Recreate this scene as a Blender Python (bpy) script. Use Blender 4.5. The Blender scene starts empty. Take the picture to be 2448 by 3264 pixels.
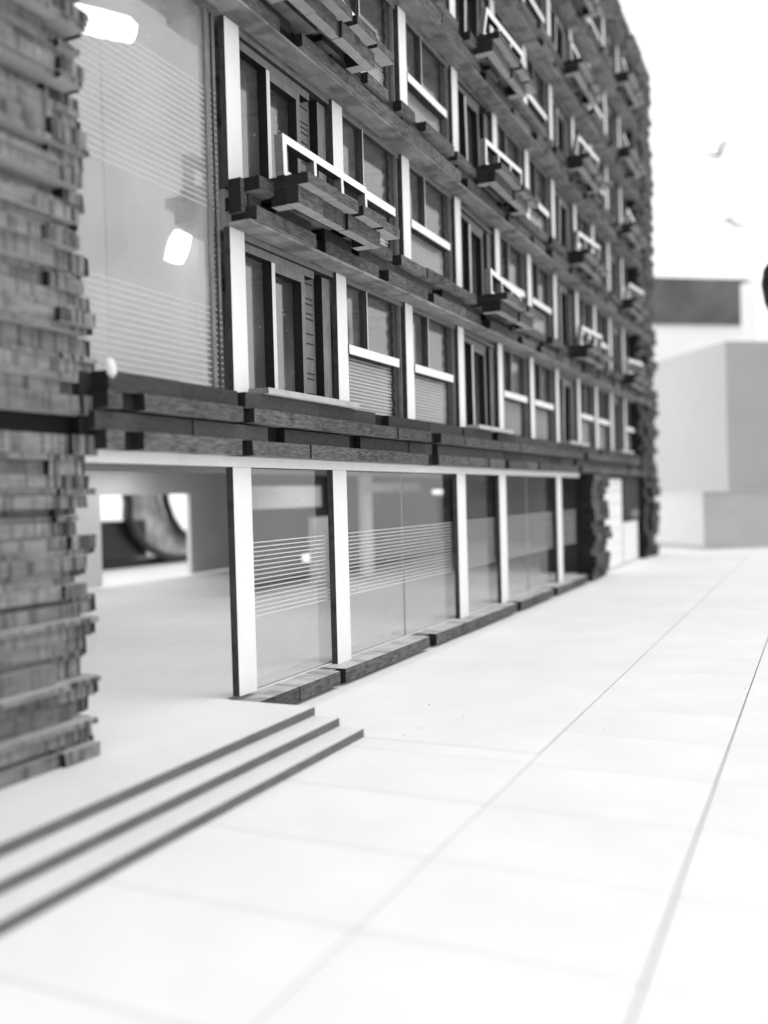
import bpy, math, random
from mathutils import Matrix, Vector
random.seed(7)
S = bpy.context.scene
COL = S.collection
EYE = 2.48                      # height of the camera above the paving; "rel" heights are measured from the eye

# ------------------------------------------------------------------ camera
YAW, PITCH, ROLL, FPX = 0.43735394, -0.01645706, -0.02649527, 2996.75
cy, sy, cp, sp = math.cos(YAW), math.sin(YAW), math.cos(PITCH), math.sin(PITCH)
fwd = Vector((cy*cp, sy*cp, sp)); r0 = Vector((sy, -cy, 0)); u0 = r0.cross(fwd)
cr, sr = math.cos(ROLL), math.sin(ROLL)
RT = r0*cr + u0*sr; UP = u0*cr - r0*sr
cam_d = bpy.data.cameras.new('camera'); cam = bpy.data.objects.new('camera', cam_d); COL.objects.link(cam)
m = Matrix.Identity(4)
for i in range(3):
    m[i][0] = RT[i]; m[i][1] = UP[i]; m[i][2] = -fwd[i]
m[0][3], m[1][3], m[2][3] = 0, 0, EYE
cam.matrix_world = m
cam_d.sensor_fit = 'HORIZONTAL'; cam_d.sensor_width = 36
cam_d.lens = FPX/2448*36
cam_d.clip_start = 0.05; cam_d.clip_end = 1000
cam_d.dof.use_dof = True; cam_d.dof.focus_distance = 12.2
cam_d.dof.aperture_fstop = (cam_d.lens/1000)/0.130
S.camera = cam

def proj(x, y, z):
    """picture position, used only to decide which bricks become single objects"""
    v = Vector((x, y, z-EYE)); d = v.dot(fwd)
    if d <= 0.1: return None
    return 1224 + v.dot(RT)/d*FPX, 1632 - v.dot(UP)/d*FPX, d

# ------------------------------------------------------------------ light
SUN_EL, SUN_AZ = math.radians(52), math.radians(-62)     # from in front of the facade and a little beyond
w = bpy.data.worlds.new('World'); S.world = w; w.use_nodes = True
nt = w.node_tree; nt.nodes.clear()
sky = nt.nodes.new('ShaderNodeTexSky'); sky.sky_type = 'NISHITA'; sky.sun_disc = False
sky.sun_elevation = SUN_EL; sky.sun_rotation = math.radians(90) - SUN_AZ
bw = nt.nodes.new('ShaderNodeRGBToBW'); nt.links.new(sky.outputs[0], bw.inputs[0])
mx = nt.nodes.new('ShaderNodeMix'); mx.data_type = 'RGBA'; mx.inputs[0].default_value = 0.985
nt.links.new(bw.outputs[0], mx.inputs[6]); mx.inputs[7].default_value = (10.4, 10.4, 10.4, 1)   # even cloud layer
bg = nt.nodes.new('ShaderNodeBackground'); bg.inputs[1].default_value = 0.1
out = nt.nodes.new('ShaderNodeOutputWorld')
nt.links.new(mx.outputs[2], bg.inputs[0]); nt.links.new(bg.outputs[0], out.inputs[0])
sd = bpy.data.lights.new('sun', 'SUN'); sd.energy = 0.6; sd.angle = math.radians(35); sd.color = (1, 1, 1)
sun = bpy.data.objects.new('sun', sd); COL.objects.link(sun)
sv = Vector((math.cos(SUN_AZ)*math.cos(SUN_EL), math.sin(SUN_AZ)*math.cos(SUN_EL), math.sin(SUN_EL)))
sun.rotation_euler = sv.to_track_quat('Z', 'Y').to_euler(); sun.location = sv*40
S.view_settings.view_transform = 'Standard'; S.view_settings.look = 'None'
S.view_settings.exposure = 0.36; S.view_settings.gamma = 1; S.view_settings.use_curve_mapping = False
S.render.engine = 'CYCLES'

# ------------------------------------------------------------------ materials (black and white)
def grey(v): return (v, v, v, 1)
def mat(name, base, amp=0.15, scale=(3, 3, 3), detail=4, rough=0.8, vary=0.0, bump=0.0, spots=0, spotv=0.5,
        streak=None, spec=0.2):
    """grain: noise stretched by scale over the object; vary: tone differs piece by piece"""
    M = bpy.data.materials.new(name); M.use_nodes = True; t = M.node_tree; N = t.nodes; L = t.links
    b = N['Principled BSDF']; b.inputs['Roughness'].default_value = rough
    b.inputs['Specular IOR Level'].default_value = spec
    tc = N.new('ShaderNodeTexCoord'); oi = N.new('ShaderNodeObjectInfo'); ge = N.new('ShaderNodeNewGeometry')
    ad = N.new('ShaderNodeMath'); ad.operation = 'ADD'
    L.new(oi.outputs['Random'], ad.inputs[0]); L.new(ge.outputs['Random Per Island'], ad.inputs[1])
    fr = N.new('ShaderNodeMath'); fr.operation = 'FRACT'; L.new(ad.outputs[0], fr.inputs[0])
    of = N.new('ShaderNodeMath'); of.operation = 'MULTIPLY'; of.inputs[1].default_value = 37
    L.new(fr.outputs[0], of.inputs[0])
    va = N.new('ShaderNodeVectorMath'); va.operation = 'ADD'
    L.new(tc.outputs['Object'], va.inputs[0]); L.new(of.outputs[0], va.inputs[1])
    vm = N.new('ShaderNodeVectorMath'); vm.operation = 'MULTIPLY'; vm.inputs[1].default_value = scale
    L.new(va.outputs[0], vm.inputs[0])
    no = N.new('ShaderNodeTexNoise'); no.inputs['Scale'].default_value = 1; no.inputs['Detail'].default_value = detail
    no.inputs['Roughness'].default_value = 0.65
    L.new(vm.outputs[0], no.inputs['Vector'])
    mr = N.new('ShaderNodeMapRange'); mr.inputs[1].default_value = 0.28; mr.inputs[2].default_value = 0.72
    mr.inputs[3].default_value = 1-amp; mr.inputs[4].default_value = 1+amp
    L.new(no.outputs[0], mr.inputs[0])
    cur = mr.outputs[0]
    def mul(a, bb):
        q = N.new('ShaderNodeMath'); q.operation = 'MULTIPLY'; L.new(a, q.inputs[0])
        if isinstance(bb, float): q.inputs[1].default_value = bb
        else: L.new(bb, q.inputs[1])
        return q.outputs[0]
    if vary:
        vr = N.new('ShaderNodeMapRange'); vr.inputs[3].default_value = 1-vary; vr.inputs[4].default_value = 1+vary
        L.new(fr.outputs[0], vr.inputs[0]); cur = mul(cur, vr.outputs[0])
    if streak:                       # scorched laser streaks
        sc, lo, hi, dark = streak
        v2 = N.new('ShaderNodeVectorMath'); v2.operation = 'MULTIPLY'; v2.inputs[1].default_value = sc
        L.new(va.outputs[0], v2.inputs[0])
        n2 = N.new('ShaderNodeTexNoise'); n2.inputs['Scale'].default_value = 1; n2.inputs['Detail'].default_value = 2
        L.new(v2.outputs[0], n2.inputs['Vector'])
        r2 = N.new('ShaderNodeMapRange'); r2.inputs[1].default_value = lo; r2.inputs[2].default_value = hi
        r2.inputs[3].default_value = 1; r2.inputs[4].default_value = dark
        L.new(n2.outputs[0], r2.inputs[0]); cur = mul(cur, r2.outputs[0])
    if spots:
        n3 = N.new('ShaderNodeTexNoise'); n3.inputs['Scale'].default_value = spots; n3.inputs['Detail'].default_value = 1
        L.new(tc.outputs['Object'], n3.inputs['Vector'])
        r3 = N.new('ShaderNodeMapRange'); r3.inputs[1].default_value = 0.70; r3.inputs[2].default_value = 0.78
        r3.inputs[3].default_value = 1; r3.inputs[4].default_value = spotv
        L.new(n3.outputs[0], r3.inputs[0]); cur = mul(cur, r3.outputs[0])
    cur = mul(cur, float(base))
    cc = N.new('ShaderNodeCombineColor')
    for i in range(3): L.new(cur, cc.inputs[i])
    L.new(cc.outputs[0], b.inputs['Base Color'])
    if bump:
        bp = N.new('ShaderNodeBump'); bp.inputs['Strength'].default_value = bump; bp.inputs['Distance'].default_value = 0.01
        L.new(no.outputs[0], bp.inputs['Height']); L.new(bp.outputs[0], b.inputs['Normal'])
    return M

M_white = mat('white_card', 0.80, 0.035, (6, 6, 2.5), 5, 0.6, bump=0.15)
M_trim = mat('white_painted_strip', 0.74, 0.05, (9, 9, 9), 4, 0.6)
M_face = mat('fibreboard_face', 0.27, 0.32, (2.6, 8, 8), 6, 0.85, vary=0.12, streak=((2.6, 1.2, 3), 0.47, 0.64, 0.55))
M_cut = mat('fibreboard_cut_edge', 0.092, 0.75, (7, 30, 34), 8, 0.85, vary=0.28, bump=0.5, streak=((3.5, 3, 5), 0.55, 0.75, 0.55))
M_cutdk = mat('fibreboard_scorched_edge', 0.055, 0.35, (9, 30, 60), 5, 0.85, vary=0.3, bump=0.4)
M_pier = mat('pier_cut_edge', 0.195, 0.42, (3, 20, 13), 6, 0.85, vary=0.22, bump=0.4, streak=((17, 3, 1.0), 0.50, 0.66, 0.45))
M_piere = mat('pier_end_edge', 0.20, 0.35, (7, 20, 7), 4, 0.85, vary=0.2, streak=((22, 3, .6), 0.46, 0.58, 0.25))
M_top = mat('plinth_top_face', 0.50, 0.15, (2, 6, 2), 4, 0.85, vary=0.06, streak=((3, 1, 1), .5, .62, .6))
M_pierf = mat('pier_board_face', 0.44, 0.15, (4, 4, 4), 4, 0.85, vary=0.08)
M_char_shade = mat('charred_shaded_end', 0.016, 0.3, (20, 20, 20), 3, 0.8, vary=0.3)  # burnt cut ends, darkened further to carry the shade of unlit faces and recesses
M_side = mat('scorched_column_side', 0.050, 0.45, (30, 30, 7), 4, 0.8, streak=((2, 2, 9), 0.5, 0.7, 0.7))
M_riser = mat('scorched_step_edge', 0.135, 0.3, (5, 5, 40), 4, 0.8)
M_frame = mat('dark_window_frame', 0.045, 0.3, (10, 10, 4), 3, 0.7)
M_framel = mat('grey_window_frame', 0.20, 0.2, (10, 10, 4), 3, 0.7)
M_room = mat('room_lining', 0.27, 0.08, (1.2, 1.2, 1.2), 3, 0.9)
M_ceil = mat('room_ceiling', 0.55, 0.08, (1, 1, 1), 3, 0.9)
M_lobby = mat('lobby_wall', 0.80, 0.05, (1, 1, 1), 3, 0.9)
M_part = mat('dark_reflection_wall', 0.013, 0.15, (.6, .6, .6), 3, 0.9)  # near black, stands in for dark surroundings mirrored in the shop glass
M_stair = mat('stair_hall_lining', 0.41, 0.06, (1, 1, 1), 3, 0.9)
M_land = mat('landing_card', 0.76, 0.035, (1.5, 1.5, 1.5), 5, 0.7, spots=9, spotv=0.93)
M_pave = mat('paving_card', 0.83, 0.06, (0.7, 0.7, 0.7), 8, 0.7, spots=14, spotv=0.94, bump=0.05)
M_joint = mat('joint_bed', 0.22, 0.1, (3, 3, 3), 3, 0.9)
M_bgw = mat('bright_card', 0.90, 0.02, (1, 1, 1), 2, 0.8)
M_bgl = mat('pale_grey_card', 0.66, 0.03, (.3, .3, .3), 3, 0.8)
M_bgd = mat('shaded_grey_card', 0.36, 0.05, (.3, .3, .3), 3, 0.8)  # darker card for the shaded sides of the far building
M_bgm = mat('shaded_middle_grey_card', 0.42, 0.08, (.2, .5, .5), 3, 0.8)
M_roof = mat('dark_roof_band', 0.125, 0.30, (.35, .35, .35), 4, 0.8)
M_black = mat('black_plastic', 0.012, 0.1, (2, 2, 2), 2, 0.35, spec=0.5)
M_bird = mat('grey_plumage', 0.15, 0.2, (5, 5, 5), 3, 0.8)
M_shell = mat('pale_chair_shell', 0.42, 0.5, (0.8, 0.8, 0.8), 2, 0.5)
M_crumb = mat('sawdust', 0.12, 0.3, (9, 9, 9), 2, 0.9, vary=0.5)
M_glue = mat('glue_blob', 0.75, 0.05, (9, 9, 9), 2, 0.5)

def emit(name, v):
    M = bpy.data.materials.new(name); M.use_nodes = True; t = M.node_tree; t.nodes.clear()
    e = t.nodes.new('ShaderNodeEmission'); e.inputs[0].default_value = grey(1); e.inputs[1].default_value = v
    o = t.nodes.new('ShaderNodeOutputMaterial'); t.links.new(e.outputs[0], o.inputs[0]); return M
M_refl = emit('lamp_reflection_glow', 3.0); M_refld = emit('small_reflection_glow', 1.3); M_fill = emit('fill_panel_glow', 9.0)  # glow of the reflection stand-ins, then of the added lobby fill

def glass(name, bands=(), pitch=0.055, duty=0.22, tint=0.93, refl=0.75, haze=0.10, line=0.75):
    """clear acrylic sheet; bands = [(z0, z1)] of etched white lines printed on it, in object heights"""
    M = bpy.data.materials.new(name); M.use_nodes = True; t = M.node_tree; N = t.nodes; L = t.links; N.clear()
    o = N.new('ShaderNodeOutputMaterial')
    tr = N.new('ShaderNodeBsdfTransparent'); tr.inputs[0].default_value = grey(tint)
    gl = N.new('ShaderNodeBsdfGlossy'); gl.inputs[0].default_value = grey(0.95); gl.inputs['Roughness'].default_value = 0.03
    fr = N.new('ShaderNodeFresnel'); fr.inputs[0].default_value = 1.49
    fm = N.new('ShaderNodeMath'); fm.operation = 'MULTIPLY'; fm.inputs[1].default_value = refl; L.new(fr.outputs[0], fm.inputs[0])
    m1 = N.new('ShaderNodeMixShader'); L.new(fm.outputs[0], m1.inputs[0]); L.new(tr.outputs[0], m1.inputs[1]); L.new(gl.outputs[0], m1.inputs[2])
    df = N.new('ShaderNodeBsdfDiffuse'); df.inputs[0].default_value = grey(0.75)
    tc = N.new('ShaderNodeTexCoord'); no = N.new('ShaderNodeTexNoise'); no.inputs['Scale'].default_value = 1.1
    no.inputs['Detail'].default_value = 5; L.new(tc.outputs['Object'], no.inputs['Vector'])
    hz = N.new('ShaderNodeMapRange'); hz.inputs[1].default_value = 0.35; hz.inputs[2].default_value = 0.75
    hz.inputs[3].default_value = haze*0.4; hz.inputs[4].default_value = haze*1.6; L.new(no.outputs[0], hz.inputs[0])
    fac = hz.outputs[0]
    # fine scratches and dust
    n4 = N.new('ShaderNodeTexNoise'); n4.inputs['Scale'].default_value = 22; n4.inputs['Detail'].default_value = 0
    L.new(tc.outputs['Object'], n4.inputs['Vector'])
    r4 = N.new('ShaderNodeMapRange'); r4.inputs[1].default_value = 0.80; r4.inputs[2].default_value = 0.84; r4.inputs[3].default_value = 0; r4.inputs[4].default_value = 0.35
    L.new(n4.outputs[0], r4.inputs[0])
    mxx = N.new('ShaderNodeMath'); mxx.operation = 'MAXIMUM'; L.new(fac, mxx.inputs[0]); L.new(r4.outputs[0], mxx.inputs[1]); fac = mxx.outputs[0]
    if bands:
        sx = N.new('ShaderNodeSeparateXYZ'); L.new(tc.outputs['Object'], sx.inputs[0])
        z = sx.outputs[2]
        def op(k, a, b):
            q = N.new('ShaderNodeMath'); q.operation = k
            for i, v in ((0, a), (1, b)):
                if isinstance(v, (int, float)): q.inputs[i].default_value = v
                else: L.new(v, q.inputs[i])
            return q.outputs[0]
        f = op('FRACT', op('DIVIDE', op('ADD', z, 50.0), pitch), 0)
        s = op('LESS_THAN', f, duty)
        tot = None
        for a, b2 in bands:
            k = op('MULTIPLY', op('GREATER_THAN', z, a), op('LESS_THAN', z, b2))
            tot = k if tot is None else op('MAXIMUM', tot, k)
        s = op('MULTIPLY', op('MULTIPLY', s, tot), line)
        fac = op('MAXIMUM', fac, s)
    m2 = N.new('ShaderNodeMixShader'); L.new(fac, m2.inputs[0]); L.new(m1.outputs[0], m2.inputs[1]); L.new(df.outputs[0], m2.inputs[2])
    L.new(m2.outputs[0], o.inputs[0]); return M

# ------------------------------------------------------------------ helpers
def tag(o, label=None, cat=None, group=None, kind=None):
    if label: o['label'] = label
    if cat: o['category'] = cat
    if group: o['group'] = group
    if kind: o['kind'] = kind
    return o
def empty(name, loc=(0, 0, 0), parent=None):
    o = bpy.data.objects.new(name, None); COL.objects.link(o); o.location = loc; o.parent = parent; return o
def link(name, me, loc=(0, 0, 0), parent=None, rot=None):
    o = bpy.data.objects.new(name, me); COL.objects.link(o); o.location = loc
    if rot: o.rotation_euler = rot
    o.parent = parent; return o
# box faces order: front(-y) back(+y) left(-x) right(+x) top bottom
FACES = [(0, 1, 5, 4), (2, 3, 7, 6), (3, 0, 4, 7), (1, 2, 6, 5), (4, 5, 6, 7), (3, 2, 1, 0)]
class MB:
    def __init__(s): s.v = []; s.f = []; s.mi = []; s.mats = []
    def mid(s, M):
        if M not in s.mats: s.mats.append(M)
        return s.mats.index(M)
    def box(s, x0, x1, y0, y1, z0, z1, M, jit=0.0):
        Ms = M if isinstance(M, (list, tuple)) else [M]*6
        b = len(s.v); R = random.uniform
        P = [(x0, y0, z0), (x1, y0, z0), (x1, y1, z0), (x0, y1, z0), (x0, y0, z1), (x1, y0, z1), (x1, y1, z1), (x0, y1, z1)]
        if jit: P = [(x+R(-jit, jit), y+R(-jit, jit)*.6, z+R(-jit, jit)*.4) for x, y, z in P]
        s.v += P
        for f, MM in zip(FACES, Ms): s.f.append(tuple(b+i for i in f)); s.mi.append(s.mid(MM))
        return s
    def poly(s, pts, faces, M):
        b = len(s.v); s.v += [tuple(p) for p in pts]
        for f in faces: s.f.append(tuple(b+i for i in f)); s.mi.append(s.mid(M))
    def tube(s, pts, r, M, n=8):
        rings = []
        for i, p in enumerate(pts):
            p = Vector(p); a = Vector(pts[max(0, i-1)]); c = Vector(pts[min(len(pts)-1, i+1)])
            d = (c-a).normalized(); u = d.cross(Vector((0, 0, 1)))
            if u.length < .1: u = d.cross(Vector((1, 0, 0)))
            u.normalize(); vv = d.cross(u)
            rr = r[i] if isinstance(r, (list, tuple)) else r
            rings.append([p + u*math.cos(2*math.pi*k/n)*rr + vv*math.sin(2*math.pi*k/n)*rr for k in range(n)])
        b = len(s.v)
        for R_ in rings: s.v += [tuple(q) for q in R_]
        for i in range(len(rings)-1):
            for k in range(n):
                s.f.append((b+i*n+k, b+i*n+(k+1) % n, b+(i+1)*n+(k+1) % n, b+(i+1)*n+k)); s.mi.append(s.mid(M))
        s.f.append(tuple(b+k for k in range(n))[::-1]); s.mi.append(s.mid(M))
        s.f.append(tuple(b+(len(rings)-1)*n+k for k in range(n))); s.mi.append(s.mid(M))
    def mesh(s, name, off=(0, 0, 0)):
        me = bpy.data.meshes.new(name)
        me.from_pydata([(x-off[0], y-off[1], z-off[2]) for x, y, z in s.v], [], s.f)
        for M in s.mats: me.materials.append(M)
        me.polygons.foreach_set('material_index', s.mi); me.update(); return me
    def obj(s, name, parent=None, loc=(0, 0, 0), rot=None):
        return link(name, s.mesh(name, loc), loc, parent, rot)
def bxo(name, x0, x1, y0, y1, z0, z1, M, parent=None, jit=0):
    """one box as one object with its origin at its base centre (world coordinates; parents sit at the origin)"""
    c = ((x0+x1)/2, (y0+y1)/2, z0)
    return MB().box(x0, x1, y0, y1, z0, z1, M, jit).obj(name, parent, c)

E_ = EYE
# ------------------------------------------------------------------ building
bld = empty('building')
tag(bld, 'large brown slatted-brick apartment block model with white columns, big windows and rows of small balconies', 'building')
XC = [8.93, 11.49, 13.84, 16.22, 18.56, 20.87, 23.15, 25.45, 27.65, 29.85, 32.05, 34.2]
CW = 0.30
PIT = 2.36
BOT1, TOP1 = 1.20, 3.09                       # first floor opening, relative to the eye
NF = 6
def floor_bot(k): return E_ + (BOT1 if k == 1 else 3.60 + PIT*(k-2))
def floor_top(k): return E_ + TOP1 + PIT*(k-1)
XEND = 37.2
TOPZ = E_ + 15.58
BALBAYS = (0, 3, 6, 9)
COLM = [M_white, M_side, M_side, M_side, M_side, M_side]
# structure inside: slabs, back walls, ground floor rooms
for k in range(0, NF+1):
    if k == 0: z0, z1 = E_+1.085, E_+1.16
    else: z0, z1 = floor_top(k)+0.001, floor_top(k)+0.46
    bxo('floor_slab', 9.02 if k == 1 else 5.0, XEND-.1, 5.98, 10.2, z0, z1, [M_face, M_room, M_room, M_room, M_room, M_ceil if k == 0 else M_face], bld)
for k in range(1, NF+1):
    zb = floor_bot(k)-.06; zt = floor_top(k)
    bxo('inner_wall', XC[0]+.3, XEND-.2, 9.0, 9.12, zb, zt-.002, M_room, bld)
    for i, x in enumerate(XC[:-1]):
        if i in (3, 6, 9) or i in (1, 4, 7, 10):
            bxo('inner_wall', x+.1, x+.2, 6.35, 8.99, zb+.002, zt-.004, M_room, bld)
# stair hall behind the tall glass at the left
bxo('inner_wall', 4.5, 8.70, 7.60, 7.72, E_+1.17, E_+TOP1+PIT+.30, M_stair, bld)
bxo('inner_wall', 8.74, 8.84, 6.30, 7.59, E_+1.17, E_+TOP1+PIT-.02, M_stair, bld)
bxo('inner_wall', 4.4, 38.0, 10.21, 10.35, E_+0.52, TOPZ, M_room, bld)
# roof
bxo('roof', 4.6, XEND, 5.9, 10.3, TOPZ-.02, TOPZ+.05, M_face, bld)
# ground floor rooms
FL = E_-2.21
bxo('ceiling', 5.0, 36.7, 6.16, 17.5, E_+1.05, E_+1.08, M_ceil, bld)
bxo('lobby_floor', 4.0, 8.69, 6.021, 17.5, FL-.08, FL, M_land, bld); bxo('lobby_floor', 8.69, 34.0, 6.17, 17.5, FL-.08, FL-.03, M_land, bld)
wall = MB()
wall.box(6, 19.55, 17.5, 17.65, FL, E_+1.045, M_lobby).box(23.47, 28, 17.5, 17.65, FL, E_+1.045, M_lobby).box(19.55, 23.47, 17.5, 17.65, E_+.24, E_+1.045, M_lobby)
wall.obj('inner_wall', bld)
bxo('inner_wall', 33.2, 33.35, 6.3, 12.24, FL+.002, E_+1.04, M_part, bld)  # added dark end wall, keeps brightness behind the panes out of view
bxo('inner_wall', 18.35, 36.7, 12.25, 12.40, FL+.002, E_+1.04, M_part, bld)  # added wall, gives the panes the dark zone of a reflection
bxo('inner_wall', 5.0, 5.15, 6.2, 17.5, FL+.002, E_+1.04, M_lobby, bld)
mb = MB(); mb.box(23.7, 24.25, 11.7, 11.85, FL+.003, E_+1.04, M_bgw); mb.box(24.3, 27.9, 11.7, 11.85, E_+.14, E_+.40, M_bgw)
mb.obj('inner_column', bld)
mb = MB(); mb.box(18.5, 21.6, 11.9, 12.1, E_-.22, E_+.32, M_bgl); mb.obj('inner_beam', bld)
bxo('inner_column', 20.9, 21.75, 11.7, 11.9, FL+.004, E_-.48, M_bgl, bld)
# glowing plates added inside, in place of lamp reflections in the glass
def lamp(pts, parent=bld, th=.05, M=None):  # one glowing plate standing in for a reflected lamp
    n = len(pts); P = [Vector(p) for p in pts]; Q = [p+Vector((0, th, 0)) for p in P]
    m_ = MB(); m_.poly(P+Q, [tuple(range(n)), tuple(range(2*n-1, n-1, -1))] + [(i, n+i, n+(i+1) % n, (i+1) % n) for i in range(n)], M or M_refl)
    o = m_.obj('lamp_reflection', parent); return o
def onwall(a, y):
    d = fwd*1.0 + RT*((a[0]-1224)/FPX) - UP*((a[1]-1632)/FPX); s = y/d.y
    return Vector((0, 0, E_)) + d*s
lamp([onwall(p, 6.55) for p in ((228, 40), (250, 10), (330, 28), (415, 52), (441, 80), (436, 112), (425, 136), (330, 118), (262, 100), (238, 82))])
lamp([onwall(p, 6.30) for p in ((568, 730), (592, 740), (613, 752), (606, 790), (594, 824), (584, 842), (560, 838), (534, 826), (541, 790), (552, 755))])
lamp([onwall(p, 12.18) for p in ((968, 1768), (1000, 1762), (1030, 1764), (1036, 1785), (1005, 1792), (970, 1790))], M=M_refld)
lamp([onwall(p, 11.65) for p in ((1382, 1562), (1410, 1561), (1412, 1573), (1384, 1575))], M=M_refld)

for lx, ly in ((7.5, 8.2), (11, 8.2), (15, 8.4), (20, 8.4), (9.5, 11.5), (14.5, 11.0), (13, 14.5), (17.5, 14.5), (20.5, 10.6), (24.5, 8.6), (16, 16.4), (20, 16.2)):  # added glowing panels under the ceiling, brighten lobby floor and walls
    MB().box(lx-.8, lx+.8, ly-.25, ly+.25, E_+1.0, E_+1.048, [M_white, M_white, M_white, M_white, M_white, M_fill]).obj('fill_panel', bld, (lx, ly, E_+1.0))
# glass sheets
G_stair = glass('stair_glass', [(1.25, 2.20), (3.22, 4.62)], 0.066, 0.26, haze=0.20, line=0.42, refl=.4)
G_shop = glass('shop_glass', [(-1.42, -.46)], 0.0545, 0.22, haze=0.013, line=0.68, refl=.19)
G_win = glass('window_glass', haze=0.07, refl=.38)
G_low = glass('etched_window_glass', [(-9, 9)], 0.052, 0.34, haze=0.07, line=0.55, refl=.28)
def sheet(name, x0, x1, y, z0, z1, M, parent, zorg=None):
    zo = z0 if zorg is None else zorg
    return MB().box(x0, x1, y, y+.012, z0, z1, M).obj(name, parent, ((x0+x1)/2, y, zo))
sheet('stair_glass', 6.3, 8.93, 6.13, E_+1.16, E_+TOP1+PIT+.2, G_stair, bld, E_)
# edge strip of the tall glass, with its little ladder of burnt ticks
mb = MB(); mb.box(8.70, 8.76, 6.10, 6.125, E_+1.18, E_+TOP1+PIT, M_framel)
for i in range(28): mb.box(8.765, 8.83, 6.112, 6.122, E_+1.25+i*.066, E_+1.268+i*.066, M_side)
mb.box(8.83, 8.85, 6.112, 6.124, E_+1.18, E_+TOP1+PIT, M_side)
mb.obj('edge_strip', bld)
# ground floor columns, beam, shop windows
GCOL = (0, 1, 3, 4, 6)
GX = {0: (8.86, 9.23), 1: (11.23, 11.63), 3: (15.98, 16.43), 4: (18.43, 18.87), 6: (23.0, 23.46)}
for i in GCOL:
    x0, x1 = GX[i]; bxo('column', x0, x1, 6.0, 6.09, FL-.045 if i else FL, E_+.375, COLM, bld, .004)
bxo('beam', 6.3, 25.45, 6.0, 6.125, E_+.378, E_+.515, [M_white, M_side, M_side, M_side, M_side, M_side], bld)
gb = [(0, 1), (1, 3), (3, 4), (4, 6)]
def shopwin(xa, xb, joint=None):
    wdw = empty('shop_window', (0, 0, 0), bld)
    f = MB(); f.box(xa, xb, 6.095, 6.12, FL-.044, FL-.034, M_trim); f.obj('sill_strip', wdw)
    if joint:
        sheet('pane', xa, joint-.006, 6.13, FL-.04, E_+.41, G_shop, wdw, E_); sheet('pane', joint+.006, xb, 6.13, FL-.04, E_+.41, G_shop, wdw, E_)
        bxo('mullion', joint-.012, joint+.012, 6.146, 6.16, FL-.04, E_+.41, M_framel, wdw)
    else: sheet('pane', xa, xb, 6.13, FL-.04, E_+.41, G_shop, wdw, E_)
shopwin(9.1, 11.4); shopwin(11.5, 16.1, 13.84); shopwin(16.3, 18.6); shopwin(18.7, 23.1, 20.87); shopwin(23.3, 25.45)

# ---------------- bricks: gathered first, the 300 that show largest become single parts
BR = []      # (x0,x1,y0,y1,z0,z1,mats,parent,prio)
def brick(x0, x1, y0, y1, z0, z1, mats, parent, jit=.006, boost=1.0):
    p = proj((x0+x1)/2, y0, (z0+z1)/2); pr = 0
    if p and -60 < p[0] < 2500 and -60 < p[1] < 3300: pr = (z1-z0)/p[2]*boost
    elif p: pr = -1
    BR.append((x0, x1, y0, y1, z0, z1, mats, parent, pr, jit))
BM = [M_cut, M_char_shade, M_char_shade, M_char_shade, M_face, M_face]
BMd = [M_cutdk, M_char_shade, M_char_shade, M_char_shade, M_face, M_face]
def course(x0, x1, yf, z0, z1, parent, gaps=(), mats=BM, lmin=.9, lmax=2.4, dy=.03, recess=.12, boost=1, rnd_gap=.24):
    """a run of bricks; gaps = [(a,b)] where a short burnt piece sits recessed, coloured darker for the shaded gap"""
    gaps = sorted(gaps); x = x0; known = gaps[-1][1] if gaps else x0
    segs = []
    for a, b in gaps:
        if a > x: segs.append((x, a, 0))
        segs.append((a, b, 1)); x = b
    while x < x1-.05:
        l = min(random.uniform(lmin, lmax), x1-x); segs.append((x, x+l, 0)); x += l
        if x < x1-.4 and random.random() < rnd_gap:
            g = random.uniform(.2, .42); segs.append((x, x+g, 1)); x += g
    for a, b, g in segs:
        if g: brick(a+.004, b-.004, yf+recess, yf+recess+.25, z0+.002, z1-.002, [M_char_shade]*6, parent, .003, boost)
        else:
            n = max(1, round((b-a)/1.35)); e = [a+(b-a)*i/n for i in range(n+1)]
            for i in range(n):
                o = random.uniform(-dy, dy)
                brick(e[i]+.0015, e[i+1]-.0015, yf+o, yf+.34, z0+.0015, z1-.0015, mats, parent, .005, boost)
def band_obj(x0, x1, y0, y1, z0, z1, M=None):
    return bxo('brick_band', x0, x1, y0, y1, z0, z1, M or [M_char_shade, M_char_shade, M_char_shade, M_char_shade, M_char_shade, M_face], bld)
# first floor band (four courses)
b0 = band_obj(6.45, XEND-.4, 5.975, 5.995, E_+.52, E_+1.19)
H = .1745; Z0 = E_+.495
course(6.56, 36.9, 5.775, Z0, Z0+H, b0, [(6.80, 7.05), (8.70, 8.93), (14.15, 14.6)], dy=.02)
course(6.50, 36.9, 5.84, Z0+H, Z0+2*H-.006, b0, [(9.35, 9.75), (11.45, 11.8)], BMd, dy=.015)
course(6.56, 36.9, 5.74, Z0+2*H+.018, Z0+3*H+.008, b0, [(6.75, 7.05), (8.70, 8.93), (14.15, 14.6)], dy=.015)
course(6.62, 36.9, 5.80, Z0+3*H+.010, Z0+4*H+.012, b0, [(8.72, 8.84), (12.2, 12.7), (17.4, 17.8)], BMd, dy=.02)
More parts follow.
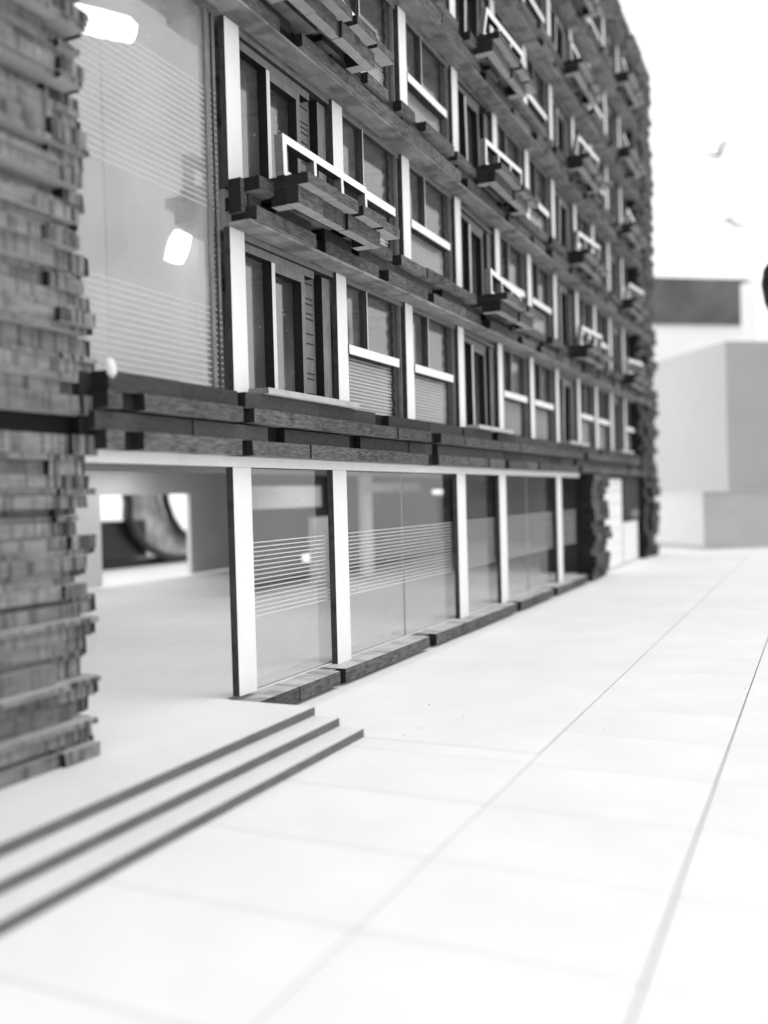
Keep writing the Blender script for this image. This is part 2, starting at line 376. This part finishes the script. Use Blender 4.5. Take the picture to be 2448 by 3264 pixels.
# upper bands (three courses) + soffit board
for k in range(1, NF+1):
    z = floor_top(k); xs = 8.95 if k < 2 else 5.0
    bxo('soffit', xs-.08, XEND-.3, 5.68, 5.978, z-.012, z+.022, M_face, bld)
    bb = band_obj(xs, XEND-.4, 5.93, 5.95, z+.03, z+.50)
    h = .163
    course(xs, 36.9, 5.645, z+.024, z+.024+h, bb, [(xs+.5, xs+.75)] if k > 1 else [(10.3, 10.6)], dy=.045, lmin=.6, lmax=1.6, boost=.8, rnd_gap=.5)
    course(xs+.05, 36.9, 5.76, z+.028+h, z+.024+2*h, bb, [(9.25, 9.5)] if k == 1 else [], dy=.05, lmin=.6, lmax=1.6, boost=.8, mats=BMd, rnd_gap=.5)
    course(xs, 36.9, 5.66, z+.028+2*h, z+.024+3*h, bb, [(xs+.35, xs+.6)], dy=.06, lmin=.5, lmax=1.5, boost=.8, rnd_gap=.5)
    if k == NF:
        for q in range(1):
            course(xs, 36.9, 5.66+random.uniform(-.03, .03), z+.024+(3+q)*.17, z+.02+(4+q)*.17, bb, dy=.05, boost=.6)
    if k == 1: brick(8.88, 9.25, 5.80, 5.97, z+.12, z+.50, BM, bb)
# plinth
pl = bxo('plinth', 8.70, 28.0, 5.86, 6.12, 0.0, FL-.052, [M_char_shade, M_char_shade, M_char_shade, M_char_shade, M_face, M_face], bld)  # near-black front acts as contact shadow below the raised bricks
xg = [8.72, 10.80, 10.94, 13.86, 14.16, 18.58, 18.85, 21.5, 21.85, 25.0]
for i in range(0, len(xg)-1, 2):
    a, b = xg[i], xg[i+1]; n = max(1, round((b-a)/1.3))
    for j in range(n):
        brick(a+(b-a)*j/n+.001, a+(b-a)*(j+1)/n-.001, 5.735+random.uniform(-.012, .012), 6.11, .05, FL-.045,
              [M_cut, M_char_shade, M_char_shade, M_char_shade, M_top, M_face], pl, .006, 1.5)
# near brick pier on the left: ragged right end measured course by course
pr = bxo('brick_pier', 3.2, 6.30, 6.10, 6.6, FL, E_+7.2, M_char_shade, bld)
ends = [6.47, 6.44, 6.42, 6.55, 6.38, 6.42, 6.54, 6.55, 6.37, 6.44, 6.56, 6.38, 6.40, 6.50, 6.44, 6.56, 6.60, 6.66, 6.60, 6.62, 6.58, 6.63, 6.57, 6.50, 6.60, 6.46]
z = FL+.002; c = 0; hh = .1765
while z < E_+7.0:
    e = ends[c] if c < len(ends) else random.choice([6.45, 6.5, 6.55, 6.6, 6.48])
    yb = 5.90 + random.choice([-.09, -.05, -.01, .03, .07, .09]); x = e; z1 = z+hh-.003
    deep = (c == 16)  # shadow slot: this course is set back and coloured near black
    x = e*yb/5.90 - .035; e_ = x
    parts = [(z, z1, 0)] if c in (16, 17) or random.random() < .25 else ([(z, z+.055, random.choice([-.035, .045])), (z+.058, z1, 0)] if random.random() < .45 else [(z, z1-.052, 0), (z1-.049, z1, random.choice([-.03, .05]))])
    for za, zb_, off in parts:
        x = e_ - (abs(off)*.6); l = random.choice([.30, .42, .26]); first = True
        while x > 3.3:
            y0 = yb + off + (random.uniform(-.012, .012) if random.random() < .5 else random.choice([-.05, .06])) + (.12 if deep and x > 4.9 else 0)
            brick(x-l+.003, x-.003, y0, 6.35, za, zb_, [M_char_shade if deep else (M_piere if first else M_pier), M_char_shade, M_char_shade, M_char_shade, M_char_shade if deep else M_pierf, M_pierf], pr, .009, 3)
            if first and e > 6.41 and not off: brick(x-.003, x+.04, yb+.06, 6.35, z+.01, z1-.01, [M_char_shade]*6, pr, .004, 1.2)
            first = False; x -= l; l = random.uniform(1.1, 2.6)
    z += hh; c += 1
# far pier beside the garage door, end pier
p2 = bxo('brick_pier', 25.62, 27.5, 5.86, 7.2, 0, E_+.49, M_char_shade, bld)
for c in range(16):
    z = .004+c*.183; o = random.uniform(-.09, .07); x1 = 27.62+random.uniform(-.28, .22)
    brick(25.6+random.uniform(-.04, .04), 26.5, 5.70+o, 6.0, z, z+.178, BM, p2, .01, 1.2)
    brick(26.504, x1, 5.70+o+random.uniform(-.06, .06), 6.0, z, z+.178, BMd, p2, .01, 1.2)
p3 = bxo('brick_pier', 34.75, 36.9, 5.86, 10.2, 0, TOPZ-.1, M_char_shade, bld)
c = 0; z = .004
while z < TOPZ-.05:
    o = random.uniform(-.10, .10); e = 37.2+random.uniform(-.35, .40)
    xl = 34.55 if z < E_+.4 else 33.75
    m_ = xl + random.uniform(.8, 1.5)
    brick(xl+random.uniform(-.06, .06), m_-.004, 5.78+o, 6.0, z, z+.178, BMd, p3, .01)
    brick(m_, e, 5.76-o, 6.0, z, z+.178, BMd, p3, .01)
    z += .183; c += 1

# ---------------- garage at the far end
g = empty('garage_door', (0, 0, 0), bld)
for i in range(7):
    bxo('panel', 28.30, 31.55, 6.05, 6.12, .03+i*.405, .03+i*.405+.392, M_white, g)
for i in range(4):
    bxo('panel', 31.75, 34.4, 6.05, 6.12, .03+i*.345, .03+i*.345+.34, M_white, g)
bxo('outer_wall', 31.65, 34.7, 6.0, 6.10, 1.45, E_+.5, M_frame, bld)
bxo('outer_wall', 27.5, 34.7, 6.13, 6.3, 0.0, E_+.5, M_part, bld)
bxo('outer_wall', 36.92, 37.0, 6.02, 10.3, 0.003, TOPZ-.1, M_white, bld)  # unseen white gable, added to bounce light onto the card building
bxo('meter_box', 32.6, 33.7, 5.9, 5.995, 1.55, 1.8, M_framel, bld)

# ---------------- upper floors: columns, windows, doors
def window_meshes(wd, hd):
    """local x 0..wd, z 0..hd, front at y=0"""
    f = MB(); T = .07
    f.box(0, wd, .05, .13, hd-T, hd, [M_framel, M_frame, M_frame, M_frame, M_frame, M_frame])
    f.box(0, T*.6, .05, .13, .0, hd-T-.001, M_frame); f.box(wd-.30, wd, .09, .14, 0, hd-T-.001, M_frame)
    f.box(0, wd, .05, .13, -.03, .04, M_framel)
    for i in range(9):
        zz = .12 + i*(hd-.3)/8
        f.box(wd-.335, wd-.301, .085, .13, zz, zz+.11, M_frame, .008)
    f.box(wd-.15, wd-.13, .03, .088, 0, hd-T-.002, M_framel)
    up = MB().box(.03, wd-.28, .132, .142, .80, hd-.05, G_win)
    mu = MB().box(wd*.33, wd*.33+.022, .02, .13, .84, hd-T, [M_trim, M_frame, M_frame, M_frame, M_frame, M_frame]).box(wd*.33-.035, wd*.33, .05, .13, .845, hd-T-.002, M_frame)
    tr = MB().box(.0, wd-.33, -.02, .10, .835, .965, [M_white, M_side, M_side, M_side, M_trim, M_side], .004)
    lo = MB().box(.03, wd-.28, .132, .142, .0, .83, G_low)
    return [('frame', f.mesh('window_frame')), ('pane', up.mesh('pane')), ('mullion', mu.mesh('mullion')), ('transom', tr.mesh('transom')), ('pane', lo.mesh('etched_pane'))]
def door_meshes(wd, hd):
    f = MB()
    f.box(0, wd-.01, .04, .16, hd-.07, hd, [M_framel, M_frame, M_frame, M_frame, M_frame, M_frame])
    f.box(0, wd-.45, .10, .22, hd-.17, hd-.07, [M_framel, M_char_shade, M_char_shade, M_char_shade, M_char_shade, M_char_shade])
    P_ = [M_framel, M_char_shade, M_char_shade, M_char_shade, M_char_shade, M_char_shade]
    f.box(.74, .82, .10, .23, 0, hd-.172, [M_trim, M_char_shade, M_char_shade, M_char_shade, M_char_shade, M_char_shade])
    f.box(1.46, 1.55, .10, .23, 0, hd-.172, P_)
    f.box(.82, 1.46, .10, .22, hd-.28, hd-.172, P_)
    f.box(.0, .03, .10, .22, 0, hd-.172, P_)
    pa = MB().box(.03, .74, .235, .247, 0, hd-.16, G_win); pb = MB().box(.82, 1.46, .235, .247, 0, hd-.27, G_win)
    tk = MB().box(1.55, wd-.24, .225, .25, 0, hd-.09, M_framel)
    zz = .08
    while zz < hd-.2:
        tk.box(1.62, wd-.30, .215, .2245, zz, zz+.014, M_frame); zz += random.choice([.07, .13, .2])
    pn = MB().box(wd-.24, wd-.02, .10, .26, 0, hd-.10, [M_framel, M_char_shade, M_char_shade, M_char_shade, M_char_shade, M_char_shade])
    return [('frame', f.mesh('door_frame')), ('pane', pa.mesh('pane')), ('pane', pb.mesh('pane')), ('ladder_strip', tk.mesh('ladder_strip')), ('side_panel', pn.mesh('side_panel'))]
colmesh = {}
for k in range(1, NF+1):
    zb, zt = floor_bot(k)-.02, floor_top(k)
    if k > 1: zb -= .05
    hd = zt-zb
    key = round(hd, 3)
    if key not in colmesh:
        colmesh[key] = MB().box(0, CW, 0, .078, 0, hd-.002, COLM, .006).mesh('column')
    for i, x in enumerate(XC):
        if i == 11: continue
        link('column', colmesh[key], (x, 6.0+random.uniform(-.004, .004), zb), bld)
    for i in range(len(XC)-1):
        xa, xb = XC[i]+CW, XC[i+1]
        kind = 'door' if i in BALBAYS else 'window'
        kk = (kind, round(xb-xa, 2), key)
        if kk not in colmesh: colmesh[kk] = (door_meshes if kind == 'door' else window_meshes)(xb-xa, hd)
        wo = empty('balcony_door' if kind == 'door' else 'window', (xa, 6.0, zb), bld)
        for nm, me in colmesh[kk]:
            o = link(nm, me, (0, 0, 0), wo)
            if kind == 'door' and i > 0 and nm == 'frame': o.rotation_euler = (random.uniform(-.02, .02), random.choice([-.045, -.03, .025, .04]), 0)
# window board in front of the first floor doors
for i in BALBAYS:
    x = XC[i]+.28
    bxo('sill', x, XC[i+1]+.06, 5.72, 5.995, E_+1.215, E_+1.285, [M_pierf, M_char_shade, M_face, M_face, M_face, M_white], bld, .008)
m_ = MB(); m_.tube([(6.57, 5.70, E_+1.12), (6.57, 5.70, E_+1.15), (6.57, 5.71, E_+1.21), (6.56, 5.72, E_+1.27), (6.57, 5.73, E_+1.29)], [.02, .042, .048, .042, .02], M_glue, 10); m_.obj('glue_blob', bld, (6.57, 5.7, E_+1.12))

# ---------------- balconies
RAILM = [M_white, M_char_shade, M_riser, M_char_shade, M_trim, M_char_shade]
def rail_mesh():
    r = MB(); L_ = 2.16; Hh = .47; t0, t1 = 0, .11
    r.box(0, L_, t0, t1, Hh-.095, Hh, RAILM); r.box(0, L_, t0, t1, 0, .06, RAILM)
    r.box(0, .085, t0, t1, .0605, Hh-.0955, RAILM); r.box(L_-.06, L_, t0, t1, .0605, Hh-.0955, RAILM)
    for x in (.72, 1.42): r.box(x, x+.06, t0, t1, .0605, Hh-.0955, RAILM)
    return r.mesh('railing')
RAIL = rail_mesh()
def balcony_parts():
    """local: x from the left end, y = 0 at the column plane and negative outwards, z from the underside of the floor band"""
    P = []
    s = MB(); s.box(.0, 2.30, -.60, -.30, .475, .535, [M_cutdk, M_char_shade, M_char_shade, M_char_shade, M_face, M_face]); s.box(.15, 2.2, -.62, -.02, .44, .474, M_face); s.box(.0, 2.3, -.2995, -.02, .475, .56, M_char_shade)
    P.append(('slab', s.mesh('balcony_slab'), None))
    F_ = [M_cut, M_char_shade, M_char_shade, M_char_shade, M_face, M_pierf]
    # upper course: bricks along the front, notched
    for a, b, y in ((0, .72, -.85), (.72, 1.30, -.83), (1.42, 1.98, -.84), (2.08, 2.62, -.80)):
        P.append(('brick', MB().box(a+.001, b-.001, y, -.605, .44, .565, F_, .006).mesh('balcony_brick'), None))
    P.append(('brick', MB().box(1.30, 1.42, -.78, -.605, .45, .56, [M_char_shade]*6).mesh('balcony_brick'), None))
    P.append(('brick', MB().box(1.98, 2.08, -.76, -.605, .45, .56, [M_char_shade]*6).mesh('balcony_brick'), None))
    P.append(('brick', MB().box(0.0, .25, -.604, -.05, .44, .565, [M_cut, M_char_shade, M_char_shade, M_char_shade, M_face, M_face], .004).mesh('balcony_brick'), None))
    # lower ring: hollow
    for a, b, y in ((.0, .58, -.72), (.58, 1.12, -.70), (1.24, 1.75, -.71), (1.75, 2.22, -.69)):
        P.append(('brick', MB().box(a+.001, b-.001, y, -.56, .235, .437, F_, .006).mesh('balcony_brick'), None))
    P.append(('brick', MB().box(1.12, 1.24, -.67, -.56, .24, .435, [M_cutdk]*5+[M_pierf]).mesh('balcony_brick'), None))
    P.append(('brick', MB().box(0, .17, -.558, -.36, .235, .437, F_, .004).mesh('balcony_brick'), None))
    P.append(('brick', MB().box(2.02, 2.2, -.558, -.36, .235, .437, F_, .004).mesh('balcony_brick'), None))
    return P
BP = balcony_parts()
for i in BALBAYS:
    for k in range(2, NF+1):
        ztop = floor_top(k-1)
        bo = empty('balcony', (XC[i]+.30 + random.uniform(-.03, .03), 6.0 + (0 if i == 0 and k == 2 else random.uniform(-.03, .04)), ztop), bld)
        for nm, me, _ in BP:
            o = link(nm, me, (0, 0, 0), bo)
        a = 0 if k == 2 and i == 0 else random.choice([-.09, -.05, .03, .08])
        ro = link('railing', RAIL, (-.03+random.uniform(-.03, .03), -.56, .565), bo, (random.uniform(-.05, .22) if (i or k > 2) else -.02, a*.5, a*.4))

# ---------------- turn the gathered bricks into objects
order = sorted([b for b in BR if b[8] > 0], key=lambda b: -b[8])
single = set(id(b) for b in order[:300 - 0])
cache = {}; joined = {}
for b in BR:
    x0, x1, y0, y1, z0, z1, mats, par, prr, jit = b
    if id(b) in single:
        c_ = ((x0+x1)/2, (y0+y1)/2, z0)
        me = MB().box(x0, x1, y0, y1, z0, z1, mats, jit).mesh('brick', c_)
        o = bpy.data.objects.new('brick', me); COL.objects.link(o)
        o.parent = par; o.location = Vector(c_) - par.location
    else:
        j = joined.setdefault(par.name, (par, MB()))
        j[1].box(x0, x1, y0, y1, z0, z1, mats, jit)
for nm, (par, mb) in joined.items():
    me = mb.mesh('brick_courses', tuple(par.location)); o = link('brick_courses', me, (0, 0, 0), par); tag(o, kind='stuff')

# ------------------------------------------------------------------ entrance steps
st = empty('entrance_steps', (4, 5, 0))
tag(st, 'white entrance landing with three shallow dark-edged steps before the brick pier', 'steps')
SM = [M_riser, M_riser, M_riser, M_riser, M_land, M_land]
def step(y0, z0, z1, xr, y1=6.0):
    me = MB(); me.box(-6, xr, y0, y1, z0, z1, SM)
    o = me.obj('step', st, (4, 5, 0)); o.location = (0, 0, 0)
step(4.345, .0, .088, 8.66); step(4.63, .090, .178, 8.665); step(4.925, .180, FL, 8.67, 6.019)

# ------------------------------------------------------------------ ground
gr = MB(); gr.box(-150, 400, -200, 250, -.4, -.045, M_joint).obj('ground'); tag(bpy.data.objects['ground'], kind='structure')
pv = MB().box(-3, 39, -3.2, 4.3, -.044, -.02, M_joint).obj('pavement'); tag(pv, 'white card pavement scored into large square slabs', kind='structure')
far = MB(); Y_A, Y_B = 2.485, 0.862
far.box(8.665, 39.0, Y_A+.008, 5.95, -.0195, 0, M_pave)
far.box(-150, 400, 6.0, 250, -.044, -.004, M_pave); far.box(39.02, 400, -200, 5.98, -.044, 0, M_pave)
far.box(-150, 39, -200, -3.22, -.044, 0, M_pave); far.box(-150, -3.02, -3.2, 5.98, -.044, 0, M_pave); far.box(-3, 8.6, 4.98, 5.99, -.019, -.0025, M_pave)
far.obj('plaza'); tag(bpy.data.objects['plaza'], kind='structure')
xs = [-2.4, -1.2, 0, 1.19, 2.38, 3.57, 4.76, 5.90, 7.09, 8.31, 9.55, 10.76, 11.93, 13.13, 14.46, 15.67, 16.88, 18.09, 19.3, 20.5, 21.7, 22.9, 24.1, 25.3, 26.5, 27.7, 28.9, 30.1, 31.3, 32.5, 33.7, 34.9, 36.1, 37.3, 38.9]
slab_cache = {}
def paver(x0, x1, y0, y1):
    k_ = (round(x1-x0, 2), round(y1-y0, 2)); me = slab_cache.get(k_)
    if not me:
        wx, wy = k_; gx, gy = .0065, .007; b_ = .005
        m_ = MB(); m_.box(-wx/2+gx, wx/2-gx, -wy/2+gy, wy/2-gy, -.019, -.0025, M_pave)
        m_.v[4:8] = [(x*1.0, y*1.0, -.0035) for x, y, z in m_.v[4:8]]
        n = len(m_.v); X, Y = wx/2-gx-b_, wy/2-gy-b_
        m_.v += [(-X, -Y, 0), (X, -Y, 0), (X, Y, 0), (-X, Y, 0)]
        m_.f[4] = (n, n+1, n+2, n+3)
        for i in range(4):
            m_.f.append((4+i, 4+(i+1) % 4, n+(i+1) % 4, n+i)); m_.mi.append(0)
        me = slab_cache[k_] = m_.mesh('paving_slab')
    link('paving_slab', me, ((x0+x1)/2, (y0+y1)/2, random.uniform(-.0006, .0006)), pv)
for i in range(len(xs)-1):
    for y0, y1 in ((-2.38, -.76), (-.76, Y_B), (Y_B, Y_A)): paver(xs[i], xs[i+1], y0, y1)
    if xs[i+1] < 8.4: paver(xs[i], xs[i+1], Y_A, 4.36)
paver(8.31, 8.66, Y_A, 4.36)
# crumbs of sawdust lying about
cm = MB()
def crumb(x, y, s, z=0.0):
    s *= .62
    a = random.uniform(0, 3)
    pts = [(x+math.cos(a+t*1.57)*s*random.uniform(.6, 1.2), y+math.sin(a+t*1.57)*s*random.uniform(.6, 1.2), z+.0005) for t in range(4)] + [(x, y, z+s*.8)]
    cm.poly(pts, [(0, 1, 4), (1, 2, 4), (2, 3, 4), (3, 0, 4), (3, 2, 1, 0)], M_crumb)
def gpt(px, py):
    d = fwd + RT*((px-1224)/FPX) - UP*((py-1632)/FPX); s = -EYE/d.z; return d.x*s, d.y*s
for px, py, s in [(1693, 2119, .014), (1273, 2146, .010), (1457, 2214, .009), (1927, 2326, .016), (1431, 2215, .012), (1362, 2170, .008), (1368, 2246, .02), (1611, 2083, .014), (990, 2250, .011), (1063, 2238, .009), (1475, 2285, .014), (2375, 2195, .016), (2280, 2080, .012), (1720, 2137, .012), (2100, 2010, .010), (1335, 2320, .02), (1290, 2345, .02)]:
    x, y = gpt(px, py); crumb(x, y, s)
for _ in range(80): crumb(random.uniform(9.2, 24), random.uniform(2.6, 5.6), random.uniform(.005, .012))
for _ in range(14): crumb(random.uniform(6.6, 8.4), random.uniform(5.2, 9), random.uniform(.004, .008), FL)
o = cm.obj('sawdust_crumbs'); tag(o, 'tiny dark crumbs of sawdust scattered over the white pavement', 'crumbs', kind='stuff')

# ------------------------------------------------------------------ background masses
def rbox(name, corner, l1, l2, z0, z1, m1, m2, mt, parent=None, th=0):
    """upright block, near vertical edge at corner; l1 along d1 (away, left), l2 along d2 (right)"""
    d1 = Vector((.80, .60, 0)); d2 = Vector((.60, -.80, 0)); c0 = Vector((corner[0], corner[1], 0))
    P = [c0, c0+d2*l2, c0+d2*l2+d1*l1, c0+d1*l1]
    pts = [Vector((p.x, p.y, z0))-Vector((corner[0], corner[1], 0)) for p in P] + [Vector((p.x, p.y, z1))-Vector((corner[0], corner[1], 0)) for p in P]
    m_ = MB()
    m_.poly(pts, [(0, 1, 5, 4)], m2); b = 0
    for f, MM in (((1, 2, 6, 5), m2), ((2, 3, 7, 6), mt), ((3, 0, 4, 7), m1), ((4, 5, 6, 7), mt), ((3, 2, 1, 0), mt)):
        m_.f.append(f); m_.mi.append(m_.mid(MM))
    me = m_.mesh(name)
    return link(name, me, (corner[0], corner[1], 0) if parent is None else tuple(Vector((corner[0], corner[1], 0))-parent.location), parent)
lowc = (39.72, 4.38)
bk = empty('card_building', (39.72, 4.38, 0))
tag(bk, 'plain card building beyond the far corner, tall grey block set back on a low base', 'building')
rbox('base', lowc, 14, 14, 0.002, E_-.26, M_bgw, M_bgm, M_bgw, bk)  # white and grey sides carry light and shade in their colour
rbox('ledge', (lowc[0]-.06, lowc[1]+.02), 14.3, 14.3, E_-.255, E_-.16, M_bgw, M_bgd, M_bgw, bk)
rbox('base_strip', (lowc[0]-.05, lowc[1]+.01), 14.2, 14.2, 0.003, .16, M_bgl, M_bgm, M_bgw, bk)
rbox('tower', (42.55, 3.66), 12, 12, E_-.155, E_+6.22, M_bgl, M_bgd, M_bgl, bk)  # pale lit face and grey shaded face, painted by material
h2 = empty('distant_house', (62, 9, 0))
tag(h2, 'distant white house with a wide dark roof band, partly hidden behind the brick corner', 'house')
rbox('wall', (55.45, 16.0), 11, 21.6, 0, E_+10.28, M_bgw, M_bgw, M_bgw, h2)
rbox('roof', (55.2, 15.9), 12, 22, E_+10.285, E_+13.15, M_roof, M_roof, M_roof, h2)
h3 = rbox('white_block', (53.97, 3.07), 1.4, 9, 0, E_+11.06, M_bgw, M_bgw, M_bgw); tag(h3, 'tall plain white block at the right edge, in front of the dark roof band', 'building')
# ------------------------------------------------------------------ things behind the building, seen through the lobby
ch = empty('lounge_chair', (29, 24, 0)); tag(ch, 'curved lounge chair with dark frame, seen through the rear opening of the lobby', 'chair')
def cpart(nm, mb_): o = mb_.obj(nm, ch, (29, 24, 0)); o.location = (0, 0, 0); return o
def q(px, py, y): 
    p = onwall((px, py), y); return p
f1 = [q(400, 1540, 24), q(412, 1600, 24), q(410, 1650, 24), q(430, 1700, 24), q(470, 1745, 24), q(530, 1775, 24), q(610, 1785, 24), q(680, 1790, 24)]
f2 = [q(520, 1540, 24.3), q(528, 1600, 24.3), q(545, 1650, 24.3), q(570, 1690, 24.3), q(610, 1720, 24.3), q(680, 1750, 24.3)]
cpart('frame', MB()) if False else None
m_ = MB(); m_.tube(f1, .17, M_black); cpart('frame', m_)
m_ = MB(); m_.tube(f2, .17, M_black); cpart('frame', m_)
m_ = MB(); pts = []; fc = []
for i in range(6): pts += [f1[i]+Vector((0, .2, 0)), f2[i]+Vector((0, .25, 0))]
pts += [p+Vector((0, .12, 0)) for p in pts[:12]]
for i in range(5): fc += [(2*i, 2*i+1, 2*i+3, 2*i+2), (12+2*i+2, 12+2*i+3, 12+2*i+1, 12+2*i)]
m_.poly(pts, fc, M_shell); cpart('shell', m_)
a_, b_ = q(255, 1668, 24.2), q(440, 1785, 24.2)
m_ = MB(); m_.box(a_.x-3, b_.x+.6, 24.25, 26.5, max(b_.z, .35), a_.z, M_black); m_.box(a_.x-3, b_.x+3.5, 24.4, 26.4, .05, .3, M_black); cpart('seat', m_)
# ------------------------------------------------------------------ lamp at the right edge, birds
lp = empty('street_lamp', (21.9, .55, 0)); tag(lp, 'lamp post with rounded black shade cut off by the right edge', 'lamp')
m_ = MB(); m_.tube([(0, 0, 0), (0, 0, .15), (0, 0, .16), (0, 0, 6.0)], [.2, .18, .07, .05], M_black, 12); o = link('pole', m_.mesh('pole'), (0.15, -.25, 0), lp)
m_ = MB(); zz = [5.85, 5.95, 6.3, 6.7, 7.0, 7.25, 7.4]; rr = [.10, .35, .50, .56, .52, .35, .06]
m_.tube([(0, 0, z_) for z_ in zz], rr, M_black, 28); o = link('lamp_shade', m_.mesh('lamp_shade'), (.02, .02, .12), lp)
for pl_ in o.data.polygons: pl_.use_smooth = True
def bird(pts, label, r=.055):
    P = [q_ for q_ in pts]; c_ = (P[1]+P[2])/2
    m_ = MB()
    n = len(P)
    rr_ = [.03, .12, .16, .10, .03]
    path = [P[0], P[1], (P[1]+P[2])/2, P[2], P[3]]
    rings = []
    wv = Vector((.55, -.1, -.04))
    pts_ = []; fc_ = []
    wd = [.10, .26, .34, .24, .08]
    for p, w_, t_ in zip(path, wd, rr_):
        d_ = wv.normalized()*w_
        pts_ += [p-d_, p+Vector((0, 0, t_)), p+d_, p-Vector((0, 0, t_))]
    for i in range(4):
        for k in range(4): fc_.append((4*i+k, 4*i+(k+1) % 4, 4*i+4+(k+1) % 4, 4*i+4+k))
    fc_ += [(3, 2, 1, 0), (16, 17, 18, 19)]
    m_.poly([p-c_ for p in pts_], fc_, M_bird)
    root = empty('bird', c_); link('wings', m_.mesh('wings'), (0, 0, 0), root)
    b_ = MB(); b_.tube([(-.42, .05, -.02), (-.25, .03, -.03), (0, 0, -.04), (.28, -.03, -.02), (.5, -.05, 0)], [.015, .07, .10, .06, .02], M_bird, 8)
    link('body', b_.mesh('body'), (0, 0, 0), root)
    tag(root, label, 'bird', 'birds in the white sky')
def sk(px, py, d=55): return Vector((0, 0, EYE)) + (fwd + RT*((px-1224)/FPX) - UP*((py-1632)/FPX))*d
bird([sk(2243, 493), sk(2292, 497), sk(2302, 462), sk(2322, 447)], 'grey bird with raised right wing, the higher of the two in the sky')
bird([sk(2300, 708), sk(2328, 698), sk(2340, 717), sk(2392, 724)], 'grey bird gliding with lowered wing, the lower one above the dark roof')
